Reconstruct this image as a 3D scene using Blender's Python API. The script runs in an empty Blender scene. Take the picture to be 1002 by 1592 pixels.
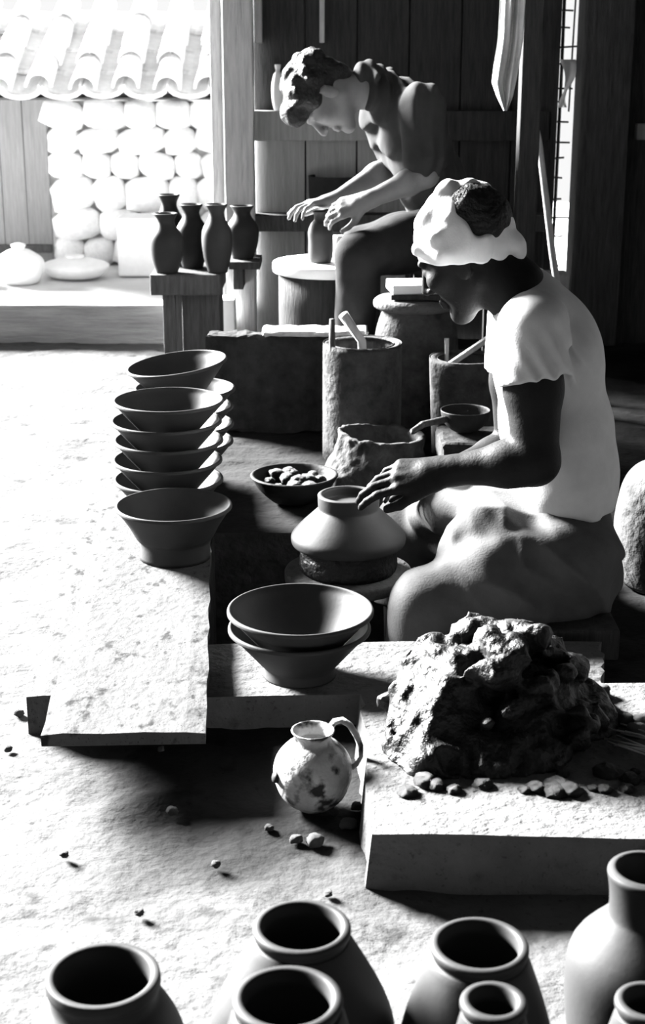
import bpy, bmesh, math, random
import numpy as np
from mathutils import Vector, Matrix
random.seed(7); rng = np.random.default_rng(7)
SC = bpy.context.scene
COL = SC.collection
R = math.radians

# ------------------------------------------------------------------ camera
F_PX, PITCH, CAM_H = 2300.0, R(17.5), 1.15
cam_d = bpy.data.cameras.new('camera'); cam = bpy.data.objects.new('camera', cam_d); COL.objects.link(cam)
cam.location = (0, 0, CAM_H); cam.rotation_euler = (math.pi / 2 - PITCH, 0, 0)
cam_d.sensor_fit = 'VERTICAL'; cam_d.sensor_height = 36; cam_d.sensor_width = 24
cam_d.lens = F_PX / 1592 * 36; cam_d.clip_start = .05
cam_d.dof.use_dof = True; cam_d.dof.focus_distance = 2.9; cam_d.dof.aperture_fstop = 9
SC.camera = cam
# ------------------------------------------------------------------ sky, sun, exposure
w = bpy.data.worlds.new('sky'); SC.world = w; w.use_nodes = True
w.node_tree.nodes['Background'].inputs[0].default_value = (1, 1, 1, 1)
w.node_tree.nodes['Background'].inputs[1].default_value = 0.95
sun_d = bpy.data.lights.new('sun', 'SUN'); sun = bpy.data.objects.new('sun', sun_d); COL.objects.link(sun)
sun_d.energy = 115; sun_d.angle = R(19)
SUN_DIR = Vector((-.75, .65, .43)).normalized()
sun.rotation_euler = SUN_DIR.to_track_quat('Z', 'Y').to_euler(); sun.location = (-4, 4, 4)
SC.view_settings.view_transform = 'Standard'; SC.view_settings.look = 'None'
SC.view_settings.gamma = 1; SC.view_settings.use_curve_mapping = False
SC.view_settings.exposure = 0.0

# ------------------------------------------------------------------ helpers
def at(x, y, Y):
    """world point at distance Y that the photograph shows at pixel x, y"""
    u = (x - 501) / F_PX; v = -(y - 796) / F_PX
    dy = math.cos(PITCH) + v * math.sin(PITCH); dz = -math.sin(PITCH) + v * math.cos(PITCH)
    t = Y / dy
    return Vector((u * t, Y, CAM_H + dz * t))

MATS = {}
def gray(name, v, rough=.8, amp=.25, scale=12, bump=.3, bscale=60, stretch=(1, 1, 1), spot=0, spot_scale=25, spot_lo=.60, spec=.06, fleck=0, bdist=.01):
    m = bpy.data.materials.new(name); m.use_nodes = True; nt = m.node_tree; N = nt.nodes; L = nt.links
    b = N['Principled BSDF']; b.inputs['Roughness'].default_value = rough; b.inputs['Specular IOR Level'].default_value = spec
    tc = N.new('ShaderNodeTexCoord'); mp = N.new('ShaderNodeMapping'); mp.inputs['Scale'].default_value = stretch
    L.new(tc.outputs['Object'], mp.inputs[0])
    n1 = N.new('ShaderNodeTexNoise'); n1.inputs['Scale'].default_value = scale; n1.inputs['Detail'].default_value = 8; n1.inputs['Roughness'].default_value = .65
    L.new(mp.outputs[0], n1.inputs[0])
    r = N.new('ShaderNodeMapRange'); r.inputs[1].default_value = .3; r.inputs[2].default_value = .7
    r.inputs[3].default_value = max(0, v * (1 - amp)); r.inputs[4].default_value = min(.95, v * (1 + amp)); L.new(n1.outputs[0], r.inputs[0])
    out = r.outputs[0]
    for strength, sc_, lo, hi in ((spot, spot_scale, spot_lo, spot_lo + .1), (fleck, spot_scale * 6, .62, .7)):
        if strength:
            n2 = N.new('ShaderNodeTexNoise'); n2.inputs['Scale'].default_value = sc_; n2.inputs['Detail'].default_value = 5; L.new(mp.outputs[0], n2.inputs[0])
            r2 = N.new('ShaderNodeMapRange'); r2.inputs[1].default_value = lo; r2.inputs[2].default_value = hi
            r2.inputs[3].default_value = 1; r2.inputs[4].default_value = 1 - strength; L.new(n2.outputs[0], r2.inputs[0])
            mu = N.new('ShaderNodeMath'); mu.operation = 'MULTIPLY'; L.new(out, mu.inputs[0]); L.new(r2.outputs[0], mu.inputs[1]); out = mu.outputs[0]
    L.new(out, b.inputs['Base Color'])
    if bump:
        n3 = N.new('ShaderNodeTexNoise'); n3.inputs['Scale'].default_value = bscale; n3.inputs['Detail'].default_value = 6; L.new(mp.outputs[0], n3.inputs[0])
        bp = N.new('ShaderNodeBump'); bp.inputs['Strength'].default_value = bump; bp.inputs['Distance'].default_value = bdist
        L.new(n3.outputs[0], bp.inputs['Height']); L.new(bp.outputs[0], b.inputs['Normal'])
    MATS[name] = m; return m

gray('soil', 0.07, .95, .22, 5, .5, 45, spot=.5, spot_scale=16, fleck=.45)
gray('bounce_cut_earth', 0.035, .95, .3, 6, .5, 30)
gray('gate_wood', .2, .85, .2, 9, .3, 40, (8, 8, .5))
gray('yard_soil', 0.6, .95, .1, 3, .4, 20)
gray('dark_earth', 0.025, .95, .45, 14, .8, 40)
gray('pale_plank', 0.053, .9, .22, 14, .5, 55, (1.3, .8, 1), spot=.75, spot_scale=32, spot_lo=.58, fleck=.75, bdist=.006)
gray('pale_slab', 0.08, .9, .2, 12, .7, 60, spot=.3, spot_scale=20, fleck=.35)
gray('clay_pot', 0.03, .62, .12, 18, .12, 130, spec=.12, bdist=.002)
gray('clay_jar', 0.021, .6, .12, 10, .1, 120, spec=.12, bdist=.002)
gray('clay_jar_dark', 0.025, .6, .15, 10, .1, 120, spec=.12, bdist=.002)
gray('wet_clay', 0.009, .5, .6, 16, .9, 45, spec=.25, spot=.4, spot_scale=9, bdist=.015)
gray('barrel_clay', 0.045, .85, .5, 16, .6, 55, spot=.5, spot_scale=14)
gray('glaze_jug', 0.3, .45, .3, 22, .5, 60, spot=.93, spot_scale=26, spot_lo=.52)
gray('dark_ware', 0.02, .6, .3, 10, .2, 60)
gray('old_wood', 0.07, .85, .35, 14, .5, 50, (6, 6, .6))
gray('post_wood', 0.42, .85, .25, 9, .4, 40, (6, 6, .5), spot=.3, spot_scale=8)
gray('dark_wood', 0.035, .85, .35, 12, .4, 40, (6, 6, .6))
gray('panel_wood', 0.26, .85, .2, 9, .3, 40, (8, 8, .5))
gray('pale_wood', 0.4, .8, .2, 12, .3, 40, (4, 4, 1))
gray('beam_wood', 0.35, .9, .3, 6, .5, 30, (.6, 6, 6))
gray('shirt_cloth', 0.5, .95, .06, 30, .15, 300, bdist=.002)
gray('scarf_cloth', 0.8, .95, .06, 20, .3, 240, bdist=.002)
gray('trouser_cloth', 0.068, .95, .18, 14, .3, 200, bdist=.002)
gray('dark_cloth', .018, .95, .25, 14, .3, 160, bdist=.002)
gray('work_shirt', .03, .95, .15, 14, .3, 160, bdist=.002)
gray('skin', 0.015, .5, .12, 20, .12, 150, spec=.05)
gray('skin_young', .15, .5, .1, 20, .1, 150, spec=.1)
gray('hair', 0.012, .55, .4, 40, .9, 90, spec=.2)
gray('rag_cloth', 0.7, .95, .15, 14, .3, 160)
gray('white_ware', .85, .4, .05, 14, .05, 60)
gray('stone', 0.9, .9, .12, 6, .6, 25)
gray('mortar', 0.5, .95, .3, 8, .6, 30)
gray('roof_tile', 0.9, .85, .18, 8, .4, 30, spot=.35, spot_scale=7)
gray('bamboo', .55, .55, .2, 14, .1, 50)

def mesh_obj(name, verts, faces, mat, parent=None, loc=None, smooth=True):
    me = bpy.data.meshes.new(name); me.from_pydata([tuple(v) for v in verts], [], [tuple(f) for f in faces]); me.update()
    return link_mesh(name, me, mat, parent, loc, smooth)
def link_mesh(name, me, mat, parent=None, loc=None, smooth=True):
    me.materials.append(MATS[mat])
    if smooth: me.polygons.foreach_set('use_smooth', [True] * len(me.polygons))
    o = bpy.data.objects.new(name, me); COL.objects.link(o)
    if parent: o.parent = parent
    if loc is not None: o.location = loc
    return o
def tag(o, label=None, cat=None, group=None, kind=None):
    if label: o['label'] = label
    if cat: o['category'] = cat
    if group: o['group'] = group
    if kind: o['kind'] = kind
    return o
def empty(name, loc, rz=0):
    o = bpy.data.objects.new(name, None); COL.objects.link(o); o.location = loc; o.rotation_euler = (0, 0, rz); o.empty_display_size = .05
    return o
def bm_obj(name, bm, mat, parent=None, loc=None, smooth=False):
    me = bpy.data.meshes.new(name); bm.normal_update(); bm.to_mesh(me); bm.free()
    return link_mesh(name, me, mat, parent, loc, smooth)
def box_bm(x0, x1, y0, y1, z0, z1, bev=.004, jitter=0, cuts=0):
    bm = bmesh.new()
    bmesh.ops.create_cube(bm, size=1)
    for v in bm.verts:
        v.co = Vector((x0 + (v.co.x + .5) * (x1 - x0), y0 + (v.co.y + .5) * (y1 - y0), z0 + (v.co.z + .5) * (z1 - z0)))
    if bev: bmesh.ops.bevel(bm, geom=list(bm.edges), offset=bev, segments=2, affect='EDGES', profile=.6)
    if cuts:
        ax = max(range(3), key=lambda i: (x1 - x0, y1 - y0, z1 - z0)[i])
        lo = (x0, y0, z0)[ax]; hi = (x1, y1, z1)[ax]
        for k in range(1, cuts):
            n = [0, 0, 0]; n[ax] = 1; p = [0, 0, 0]; p[ax] = lo + (hi - lo) * k / cuts
            bmesh.ops.bisect_plane(bm, geom=bm.verts[:] + bm.edges[:] + bm.faces[:], plane_co=p, plane_no=n)
    if jitter:
        for v in bm.verts: v.co += Vector((random.uniform(-1, 1), random.uniform(-1, 1), random.uniform(-1, 1))) * jitter
    return bm
def box(name, x0, x1, y0, y1, z0, z1, mat, parent=None, bev=.004, jitter=0, cuts=0):
    """a box given in world coordinates; its origin sits at its base centre"""
    c = Vector(((x0 + x1) / 2, (y0 + y1) / 2, z0)); pl = Vector((0, 0, 0))
    if parent is not None: pl = parent_world(parent)
    bm = box_bm(x0 - c.x, x1 - c.x, y0 - c.y, y1 - c.y, 0, z1 - z0, bev, jitter, cuts)
    return bm_obj(name, bm, mat, parent, c - pl)
def parent_world(p):
    v = Vector((0, 0, 0))
    while p is not None: v += p.location; p = p.parent
    return v
def lathe(profile, seg=56, wob=0):
    V = []; Fc = []; n = len(profile)
    for j in range(seg):
        a = 2 * math.pi * j / seg; k = 1 + wob * (math.sin(2 * a + 1) + .5 * math.sin(3 * a))
        for r, z in profile: V.append((r * k * math.cos(a), r * k * math.sin(a), z))
    for j in range(seg):
        j2 = (j + 1) % seg
        for i in range(n - 1): Fc.append((j * n + i, j2 * n + i, j2 * n + i + 1, j * n + i + 1))
    return V, Fc
def smooth_profile(pts, sub=5):
    """Catmull-Rom through profile points; a repeated point keeps a corner"""
    out = []; P = [Vector((p[0], p[1])) for p in pts]; n = len(P)
    for i in range(n - 1):
        p0 = P[max(i - 1, 0)]; p1 = P[i]; p2 = P[i + 1]; p3 = P[min(i + 2, n - 1)]
        if (p2 - p1).length < 1e-6: continue
        for k in range(sub):
            t = k / sub
            q = .5 * ((2 * p1) + (-p0 + p2) * t + (2 * p0 - 5 * p1 + 4 * p2 - p3) * t * t + (-p0 + 3 * p1 - 3 * p2 + p3) * t ** 3)
            out.append((max(q.x, 0), q.y))
    out.append((P[-1].x, P[-1].y)); return out
def lathe_obj(name, pts, mat, parent=None, loc=None, seg=56, sub=5, wob=0):
    V, Fc = lathe(smooth_profile(pts, sub), seg, wob)
    return mesh_obj(name, V, Fc, mat, parent, loc)
def tube_data(pts, rad, seg=10, flat=1.0):
    pts = [Vector(p) for p in pts]; n = len(pts)
    if not hasattr(rad, '__len__'): rad = [rad] * n
    V = []; Fc = []; up = Vector((0, 0, 1)); prev = None
    for i, p in enumerate(pts):
        t = (pts[min(i + 1, n - 1)] - pts[max(i - 1, 0)]).normalized()
        if prev is None:
            a = t.cross(up if abs(t.z) < .9 else Vector((1, 0, 0))).normalized()
        else: a = (prev - t * prev.dot(t)).normalized()
        prev = a; b = t.cross(a)
        for j in range(seg):
            th = 2 * math.pi * j / seg; V.append(p + a * math.cos(th) * rad[i] + b * math.sin(th) * rad[i] * flat)
    for i in range(n - 1):
        for j in range(seg):
            j2 = (j + 1) % seg; Fc.append((i * seg + j, i * seg + j2, (i + 1) * seg + j2, (i + 1) * seg + j))
    Fc.append(tuple(range(seg - 1, -1, -1))); Fc.append(tuple((n - 1) * seg + j for j in range(seg)))
    return V, Fc
def tube(name, pts, rad, mat, parent=None, seg=10, flat=1.0, own_origin=False):
    pl = parent_world(parent) if parent is not None else Vector((0, 0, 0))
    loc = None
    pts = [Vector(p) - pl for p in pts]
    if own_origin: loc = min(pts, key=lambda q: q.z).copy(); pts = [p - loc for p in pts]
    V, Fc = tube_data(pts, rad, seg, flat); return mesh_obj(name, V, Fc, mat, parent, loc)
def copy_tree(o, parent=None):
    c = o.copy(); COL.objects.link(c); c.parent = parent
    for ch in list(o.children): copy_tree(ch, c)
    return c

# ---- numpy value noise
def _hash(ix, iy, iz, s):
    h = (ix.astype(np.int64) * 374761393 + iy.astype(np.int64) * 668265263 + iz.astype(np.int64) * 2147483647 + s * 974634777) & 0xffffffff
    h = ((h ^ (h >> 13)) * 1274126177) & 0xffffffff
    return ((h ^ (h >> 16)) & 0xffff) / 65535.0
def vnoise(x, y, z, s=0):
    fx, fy, fz = np.floor(x), np.floor(y), np.floor(z); tx, ty, tz = x - fx, y - fy, z - fz
    ux, uy, uz = (t * t * (3 - 2 * t) for t in (tx, ty, tz)); r = 0
    for a in (0, 1):
        for b in (0, 1):
            for c in (0, 1):
                r = r + _hash(fx + a, fy + b, fz + c, s) * (ux if a else 1 - ux) * (uy if b else 1 - uy) * (uz if c else 1 - uz)
    return r * 2 - 1
def fbm(x, y, z, octv=4, s=0):
    r = 0; a = 1; t = 0
    for o in range(octv): r = r + a * vnoise(x * 2 ** o, y * 2 ** o, z * 2 ** o, s + o); t += a; a *= .5
    return r / t

# ---- smooth-union solids sampled on a grid and skinned with surface nets
class Solid:
    def __init__(self, lo, hi, res):
        self.lo = np.array(lo, float); self.res = res
        n = np.ceil((np.array(hi) - self.lo) / res).astype(int) + 1
        self.n = n; self.f = np.full(n, .06, np.float32)
    def _block(self, lo, hi):
        a = np.clip(np.floor((np.array(lo) - self.lo) / self.res).astype(int), 0, self.n - 1)
        b = np.clip(np.ceil((np.array(hi) - self.lo) / self.res).astype(int) + 1, 1, self.n)
        if np.any(b <= a): return None
        ax = [self.lo[i] + self.res * np.arange(a[i], b[i]) for i in range(3)]
        return tuple(slice(a[i], b[i]) for i in range(3)), np.meshgrid(*ax, indexing='ij')
    def _merge(self, sl, d, k, op):
        f = self.f[sl]
        if op == 'sub':
            d = -d; h = np.clip(.5 - .5 * (f - d) / max(k, 1e-6), 0, 1); self.f[sl] = f * (1 - h) + d * h + k * h * (1 - h)
        else:
            h = np.clip(.5 + .5 * (f - d) / max(k, 1e-6), 0, 1); self.f[sl] = f * (1 - h) + d * h - k * h * (1 - h)
    def cap(self, a, b, ra, rb, k=.02, op='add', ys=1, clip=None, axis=1):
        a = np.array(a, float); b = np.array(b, float); m = max(ra, rb) * max(ys, 1) + .05
        blk = self._block(np.minimum(a, b) - m, np.maximum(a, b) + m)
        if blk is None: return
        sl, P = blk; P = list(P); c = (a + b) / 2
        Q = [P[i] - a[i] for i in range(3)]; ab = b - a
        if ys != 1:
            Q[axis] = Q[axis] / ys; ab = ab.copy(); ab[axis] /= ys
        t = np.clip((Q[0] * ab[0] + Q[1] * ab[1] + Q[2] * ab[2]) / max(ab @ ab, 1e-9), 0, 1)
        d = np.sqrt((Q[0] - t * ab[0]) ** 2 + (Q[1] - t * ab[1]) ** 2 + (Q[2] - t * ab[2]) ** 2) - (ra + (rb - ra) * t)
        for pt, nn in (clip or []):
            nn = Vector(nn).normalized(); d = np.maximum(d, (P[0] - pt[0]) * nn[0] + (P[1] - pt[1]) * nn[1] + (P[2] - pt[2]) * nn[2])
        self._merge(sl, d, k, op)
    def ell(self, c, r, rot=None, k=.02, op='add', clip=None):
        c = np.array(c, float); m = max(r) + .05
        blk = self._block(c - m, c + m)
        if blk is None: return
        sl, P = blk; q = [P[i] - c[i] for i in range(3)]
        if rot is not None: q = [q[0] * rot[j][0] + q[1] * rot[j][1] + q[2] * rot[j][2] for j in range(3)]
        k0 = np.sqrt(sum((q[i] / r[i]) ** 2 for i in range(3))); k1 = np.sqrt(sum((q[i] / r[i] ** 2) ** 2 for i in range(3))) + 1e-9
        d = k0 * (k0 - 1) / k1
        for pt, nn in (clip or []):
            nn = Vector(nn).normalized(); d = np.maximum(d, (P[0] - pt[0]) * nn[0] + (P[1] - pt[1]) * nn[1] + (P[2] - pt[2]) * nn[2])
        self._merge(sl, d, k, op)
    def chain(self, pts, rad, k=.02, **kw):
        for i in range(len(pts) - 1): self.cap(pts[i], pts[i + 1], rad[i], rad[i + 1], k, **kw)
    def plane(self, pt, nn):
        nn = Vector(nn).normalized(); _, P = self._block(self.lo, self.lo + self.n * self.res)
        self.f = np.maximum(self.f, ((P[0] - pt[0]) * nn[0] + (P[1] - pt[1]) * nn[1] + (P[2] - pt[2]) * nn[2]).astype(np.float32))
    def displace(self, fn, band=.05):
        idx = np.nonzero(np.abs(self.f) < band)
        P = [self.lo[i] + self.res * idx[i] for i in range(3)]
        self.f[idx] += fn(*P).astype(np.float32)
    def mesh(self):
        f = self.f; s = f < 0; n = self.n
        f[0] = f[-1] = .05; f[:, 0] = f[:, -1] = .05; f[:, :, 0] = f[:, :, -1] = .05; s = f < 0
        cnt = np.zeros(n - 1, np.int8)
        for a in (0, 1):
            for b in (0, 1):
                for c in (0, 1): cnt += s[a:n[0] - 1 + a, b:n[1] - 1 + b, c:n[2] - 1 + c]
        act = np.nonzero((cnt > 0) & (cnt < 8)); M = len(act[0])
        vid = np.full(n - 1, -1, np.int64); vid[act] = np.arange(M)
        pos = np.zeros((M, 3)); wt = np.zeros(M)
        cor = [(a, b, c) for a in (0, 1) for b in (0, 1) for c in (0, 1)]
        for i in range(8):
            for j in range(i + 1, 8):
                if sum(abs(cor[i][q] - cor[j][q]) for q in range(3)) != 1: continue
                fa = f[act[0] + cor[i][0], act[1] + cor[i][1], act[2] + cor[i][2]]; fb = f[act[0] + cor[j][0], act[1] + cor[j][1], act[2] + cor[j][2]]
                m = (fa < 0) != (fb < 0); t = np.where(m, fa / np.where(fa == fb, 1, fa - fb), 0)
                ci = np.array(cor[i]); cj = np.array(cor[j])
                pos += m[:, None] * (ci + (cj - ci) * t[:, None]); wt += m
        pos /= wt[:, None]; V = self.lo + self.res * (np.stack(act, 1) + pos)
        Q = []
        for ax in range(3):
            u, v = [(1, 2), (2, 0), (0, 1)][ax]
            sl0 = [slice(1, n[i] - 1) for i in range(3)]; sl1 = list(sl0); sl0[ax] = slice(0, n[ax] - 1); sl1[ax] = slice(1, n[ax])
            A = s[tuple(sl0)]; B = s[tuple(sl1)]; e = np.nonzero(A != B); ins = A[e]
            base = [e[i] + (0 if i == ax else 1) for i in range(3)]
            def cell(du, dv):
                q = list(base); q[u] = q[u] - du; q[v] = q[v] - dv; return vid[tuple(q)]
            q = np.stack([cell(1, 1), cell(0, 1), cell(0, 0), cell(1, 0)], 1)
            q[~ins] = q[~ins][:, ::-1]; Q.append(q)
        return V, np.concatenate(Q)
    def obj(self, name, mat, parent=None, relax=1):
        V, Q = self.mesh(); pl = np.array(parent_world(parent)) if parent is not None else 0
        for _ in range(relax):
            acc = np.zeros_like(V); c = np.zeros(len(V))
            for a in range(4):
                i, j = Q[:, a], Q[:, (a + 1) % 4]
                for d in range(3): acc[:, d] += np.bincount(i, V[j, d], len(V)) + np.bincount(j, V[i, d], len(V))
                c += np.bincount(i, minlength=len(V)) + np.bincount(j, minlength=len(V))
            V = V * .5 + acc / np.maximum(c, 1)[:, None] * .5
        V = V - pl
        me = bpy.data.meshes.new(name); me.vertices.add(len(V)); me.vertices.foreach_set('co', V.astype(np.float32).ravel())
        me.loops.add(Q.size); me.loops.foreach_set('vertex_index', Q.astype(np.int32).ravel())
        me.polygons.add(len(Q)); me.polygons.foreach_set('loop_start', np.arange(0, Q.size, 4, dtype=np.int32)); me.update(calc_edges=True); me.validate()
        return link_mesh(name, me, mat, parent)

def frame(up, fwd):
    up = Vector(up).normalized(); fwd = Vector(fwd); fwd = (fwd - up * fwd.dot(up)).normalized(); side = fwd.cross(up)
    return side, fwd, up                                     # x (its right), y (forward), z (up)
def head_prims(S, c, up, fwd, s=1.0, k=.018):
    X, Y, Z = frame(up, fwd); c = Vector(c); rot = [list(X), list(Y), list(Z)]
    P = lambda x, y, z: c + (X * x + Y * y + Z * z) * s
    E = lambda p, r, kk=k, op='add': S.ell(P(*p), [q * s for q in r], rot, kk, op)
    C = lambda a, b, ra, rb, kk=.012: S.cap(P(*a), P(*b), ra * s, rb * s, kk)
    E((0, -.015, .045), (.075, .095, .080)); E((0, .032, -.02), (.060, .062, .088), .03)
    for q in (-1, 1):
        C((q * .048, -.01, -.045), (q * .012, .066, -.096), .022, .02, .02)
        E((q * .042, .062, -.012), (.026, .026, .022), .02)
    E((0, .074, -.1), (.022, .02, .018))
    for q in (-1, 1):
        E((q * .031, .102, .012), (.018, .016, .011), .01, 'sub')
        E((q * .031, .079, .011), (.0125, .0135, .0105), .003)
        C((q * .012, .094, .031), (q * .046, .078, .034), .008, .006, .01)
        E((q * .079, -.008, -.002), (.009, .02, .032), .006)
        C((q * .084, -.02, .018), (q * .084, .004, .026), .005, .005, .004)
    C((0, .09, .025), (0, .116, -.024), .008, .012, .01)
    for q in (-1, 1): E((q * .012, .103, -.028), (.009, .01, .008), .006)
    C((-.019, .092, -.057), (.019, .092, -.057), .006, .006, .006); C((-.016, .092, -.069), (.016, .092, -.069), .007, .007, .006)
    return P
def hand_prims(S, wrist, fwd, back, thumb_side, curl=(20, 30, 20), spread=.09, s=1.0, thumb=(.5, -.35), curls=None):
    """fwd: wrist to knuckles; back: out of the back of the hand; thumb_side: +1/-1 along fwd x back"""
    w_ = Vector(wrist); f = Vector(fwd).normalized(); b = Vector(back); b = (b - f * b.dot(f)).normalized(); sd = f.cross(b) * thumb_side
    kn = []
    for i, off in enumerate((.030, .010, -.011, -.030)):
        base = w_ + (f * .012 + sd * off * .55) * s; k = w_ + (f * (.092 - .003 * (i == 0) - .006 * max(i - 1, 0)) + sd * off + b * (.004 - .003 * abs(i - 1))) * s
        S.cap(base, k, .0155 * s, .0118 * s, .012); kn.append(k)
    S.cap(w_ - f * .01 * s, w_ + f * .03 * s, .025 * s, .022 * s, .02)
    lens = ((.042, .025, .021), (.046, .029, .022), (.043, .027, .022), (.033, .021, .019))
    for i in range(4):
        cv = curls[i] if curls else curl; ang = 0; p = kn[i]; d0 = (f + sd * spread * (1.3 - i)).normalized()
        r0 = (.0092, .0095, .009, .008)[i] * s
        for j in range(3):
            ang += R(cv[j]); d = d0 * math.cos(ang) - b * math.sin(ang); q = p + d * lens[i][j] * s
            S.cap(p, q, r0, r0 * .9, .0035 if j else .006); p = q; r0 *= .9
        S.ell(p - d * .004 * s + b * .004 * s, (.005 * s,) * 3, None, .003)
    t0 = w_ + (f * .025 + sd * .022 - b * .006) * s; d1 = (f * thumb[0] + sd * .75 + b * thumb[1]).normalized()
    t1 = t0 + d1 * .042 * s; d2 = (f * .85 + sd * .35 + b * thumb[1]).normalized(); t2 = t1 + d2 * .032 * s; d3 = (f * .95 + sd * .05 + b * thumb[1]).normalized(); t3 = t2 + d3 * .025 * s
    S.cap(t0, t1, .016 * s, .0125 * s, .012); S.cap(t1, t2, .0112 * s, .0102 * s, .004); S.cap(t2, t3, .0102 * s, .0085 * s, .003)

# ================================================================== SETTING
# ---- earth floor with the wheel pit cut out of it
PX0, PX1, PY0, PY1, PD = -.27, .29, 2.62, 3.50, -.40
xs = np.unique(np.concatenate([np.linspace(-9, -1.6, 22), np.arange(-1.6, 1.45, .02), [PX0, PX1]])); ys = np.unique(np.concatenate([np.linspace(-1.6, 1.0, 18), np.arange(1.0, 6.06, .02), [PY0, PY1]]))
gx, gy = np.meshgrid(xs, ys, indexing='ij')
gz = .010 * fbm(gx * 5, gy * 5, gx * 0, 3, 3) + .006 * fbm(gx * 22, gy * 22, gx * 0, 3, 9) - .008
gz = np.where((gx > PX0 - .03) & (gx < PX1 + .03) & (gy > PY0 - .03) & (gy < PY1 + .03), -.008, gz)
ny = len(ys); V = np.stack([gx.ravel(), gy.ravel(), gz.ravel()], 1)
Fc = []
for i in range(len(xs) - 1):
    for j in range(ny - 1):
        cx, cy = (xs[i] + xs[i + 1]) / 2, (ys[j] + ys[j + 1]) / 2
        if PX0 < cx < PX1 and PY0 < cy < PY1: continue
        Fc.append((i * ny + j, (i + 1) * ny + j, (i + 1) * ny + j + 1, i * ny + j + 1))
def darken_soil():
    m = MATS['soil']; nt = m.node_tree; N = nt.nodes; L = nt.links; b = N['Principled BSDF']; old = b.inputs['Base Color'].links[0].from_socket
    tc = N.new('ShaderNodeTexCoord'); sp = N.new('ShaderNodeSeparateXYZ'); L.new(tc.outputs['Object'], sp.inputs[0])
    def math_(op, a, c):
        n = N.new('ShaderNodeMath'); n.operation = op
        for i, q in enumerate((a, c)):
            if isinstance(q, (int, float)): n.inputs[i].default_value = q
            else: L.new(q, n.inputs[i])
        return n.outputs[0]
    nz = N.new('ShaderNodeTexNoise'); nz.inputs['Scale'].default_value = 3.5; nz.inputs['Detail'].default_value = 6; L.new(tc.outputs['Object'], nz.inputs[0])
    # darker earth round the wheels: from the planks to the right, fading out towards the jars
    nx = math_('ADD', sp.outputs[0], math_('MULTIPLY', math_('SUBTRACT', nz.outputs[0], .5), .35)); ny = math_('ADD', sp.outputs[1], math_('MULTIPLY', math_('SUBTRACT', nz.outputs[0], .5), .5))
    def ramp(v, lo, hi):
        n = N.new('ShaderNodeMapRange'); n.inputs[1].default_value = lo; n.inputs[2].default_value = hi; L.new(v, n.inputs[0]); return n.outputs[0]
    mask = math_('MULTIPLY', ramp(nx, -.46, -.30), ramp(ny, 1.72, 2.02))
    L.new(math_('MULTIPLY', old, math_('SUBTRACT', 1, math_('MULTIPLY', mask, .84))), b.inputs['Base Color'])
darken_soil()
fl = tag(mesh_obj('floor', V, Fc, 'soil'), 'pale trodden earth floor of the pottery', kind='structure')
fl.data.materials.append(MATS['bounce_cut_earth'])
for p in fl.data.polygons:
    if p.center.x < -1.75: p.material_index = 1  # unseen ground past the open side, made dark to cut bounced light
pit = [(PX0, PY0), (PX1, PY0), (PX1, PY1), (PX0, PY1)]
pv = [(x, y, -.008) for x, y in pit] + [(x, y, PD) for x, y in pit]
mesh_obj('wheel_pit', pv, [(4, 5, 6, 7)] + [(i, 4 + i, 4 + (i + 1) % 4, (i + 1) % 4) for i in range(4)], 'dark_earth', fl, smooth=False)

# ---- yard outside, lower than the floor
YZ = -.45
yx = np.linspace(-9, 6, 60); yy = np.linspace(6.05, 16, 40); gx, gy = np.meshgrid(yx, yy, indexing='ij'); gz = YZ + .02 * fbm(gx * 2, gy * 2, gx * 0, 3, 5)
Fc = [(i * 40 + j, (i + 1) * 40 + j, (i + 1) * 40 + j + 1, i * 40 + j + 1) for i in range(59) for j in range(39)]
tag(mesh_obj('ground_yard', np.stack([gx.ravel(), gy.ravel(), gz.ravel()], 1), Fc, 'yard_soil'), 'sunlit bare yard beyond the doorway', kind='structure')

# ---- building shell
def struct(name, *a, label=None, **k):
    return tag(box(name, *a, **k), label, kind='structure')
struct('ceiling', -2.0, 1.6, -1.7, 6.3, 2.55, 2.65, 'dark_wood', bev=0)
struct('wall_right', 1.4, 1.5, -1.6, 5.85, -.02, 2.55, 'dark_wood', bev=0)
struct('wall_front', -1.55, 1.5, -1.7, -1.6, -.02, 2.55, 'dark_wood', bev=0)
struct('fill_block_left', -1.6, -1.5, -1.6, 1.6, -.02, 2.55, 'dark_wood', bev=0)  # unseen wall added on the open side to cut fill light
struct('trim_1', -9, -.30, 5.96, 6.10, -.02, .148, 'beam_wood', bev=.012, jitter=.004, cuts=40, label='worn wooden threshold beam across the doorway')

# back wall: dark boards above a rail, pale boards under it
wb = empty('wall_back', (.3, 6.08, 0)); tag(wb, 'dark boarded back wall with a rail and lower panels', kind='structure')
x = -.27; i = 0
while x < .90:
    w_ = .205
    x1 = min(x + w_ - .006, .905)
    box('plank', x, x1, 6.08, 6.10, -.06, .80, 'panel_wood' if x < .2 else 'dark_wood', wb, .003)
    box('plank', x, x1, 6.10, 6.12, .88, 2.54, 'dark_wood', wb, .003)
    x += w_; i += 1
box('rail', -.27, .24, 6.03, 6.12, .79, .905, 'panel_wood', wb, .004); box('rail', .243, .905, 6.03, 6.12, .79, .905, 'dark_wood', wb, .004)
box('sill_rail', -.27, .905, 5.98, 6.12, .44, .505, 'old_wood', wb, .004)
box('batten', -.012, .008, 6.065, 6.10, 1.16, 2.5, 'pale_wood', wb, .003)
box('batten', -.262, -.235, 6.04, 6.10, 1.16, 2.5, 'pale_wood', wb, .003)
box('backing', -.27, .905, 6.121, 6.135, -.06, 2.54, 'dark_wood', wb, 0)
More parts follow.
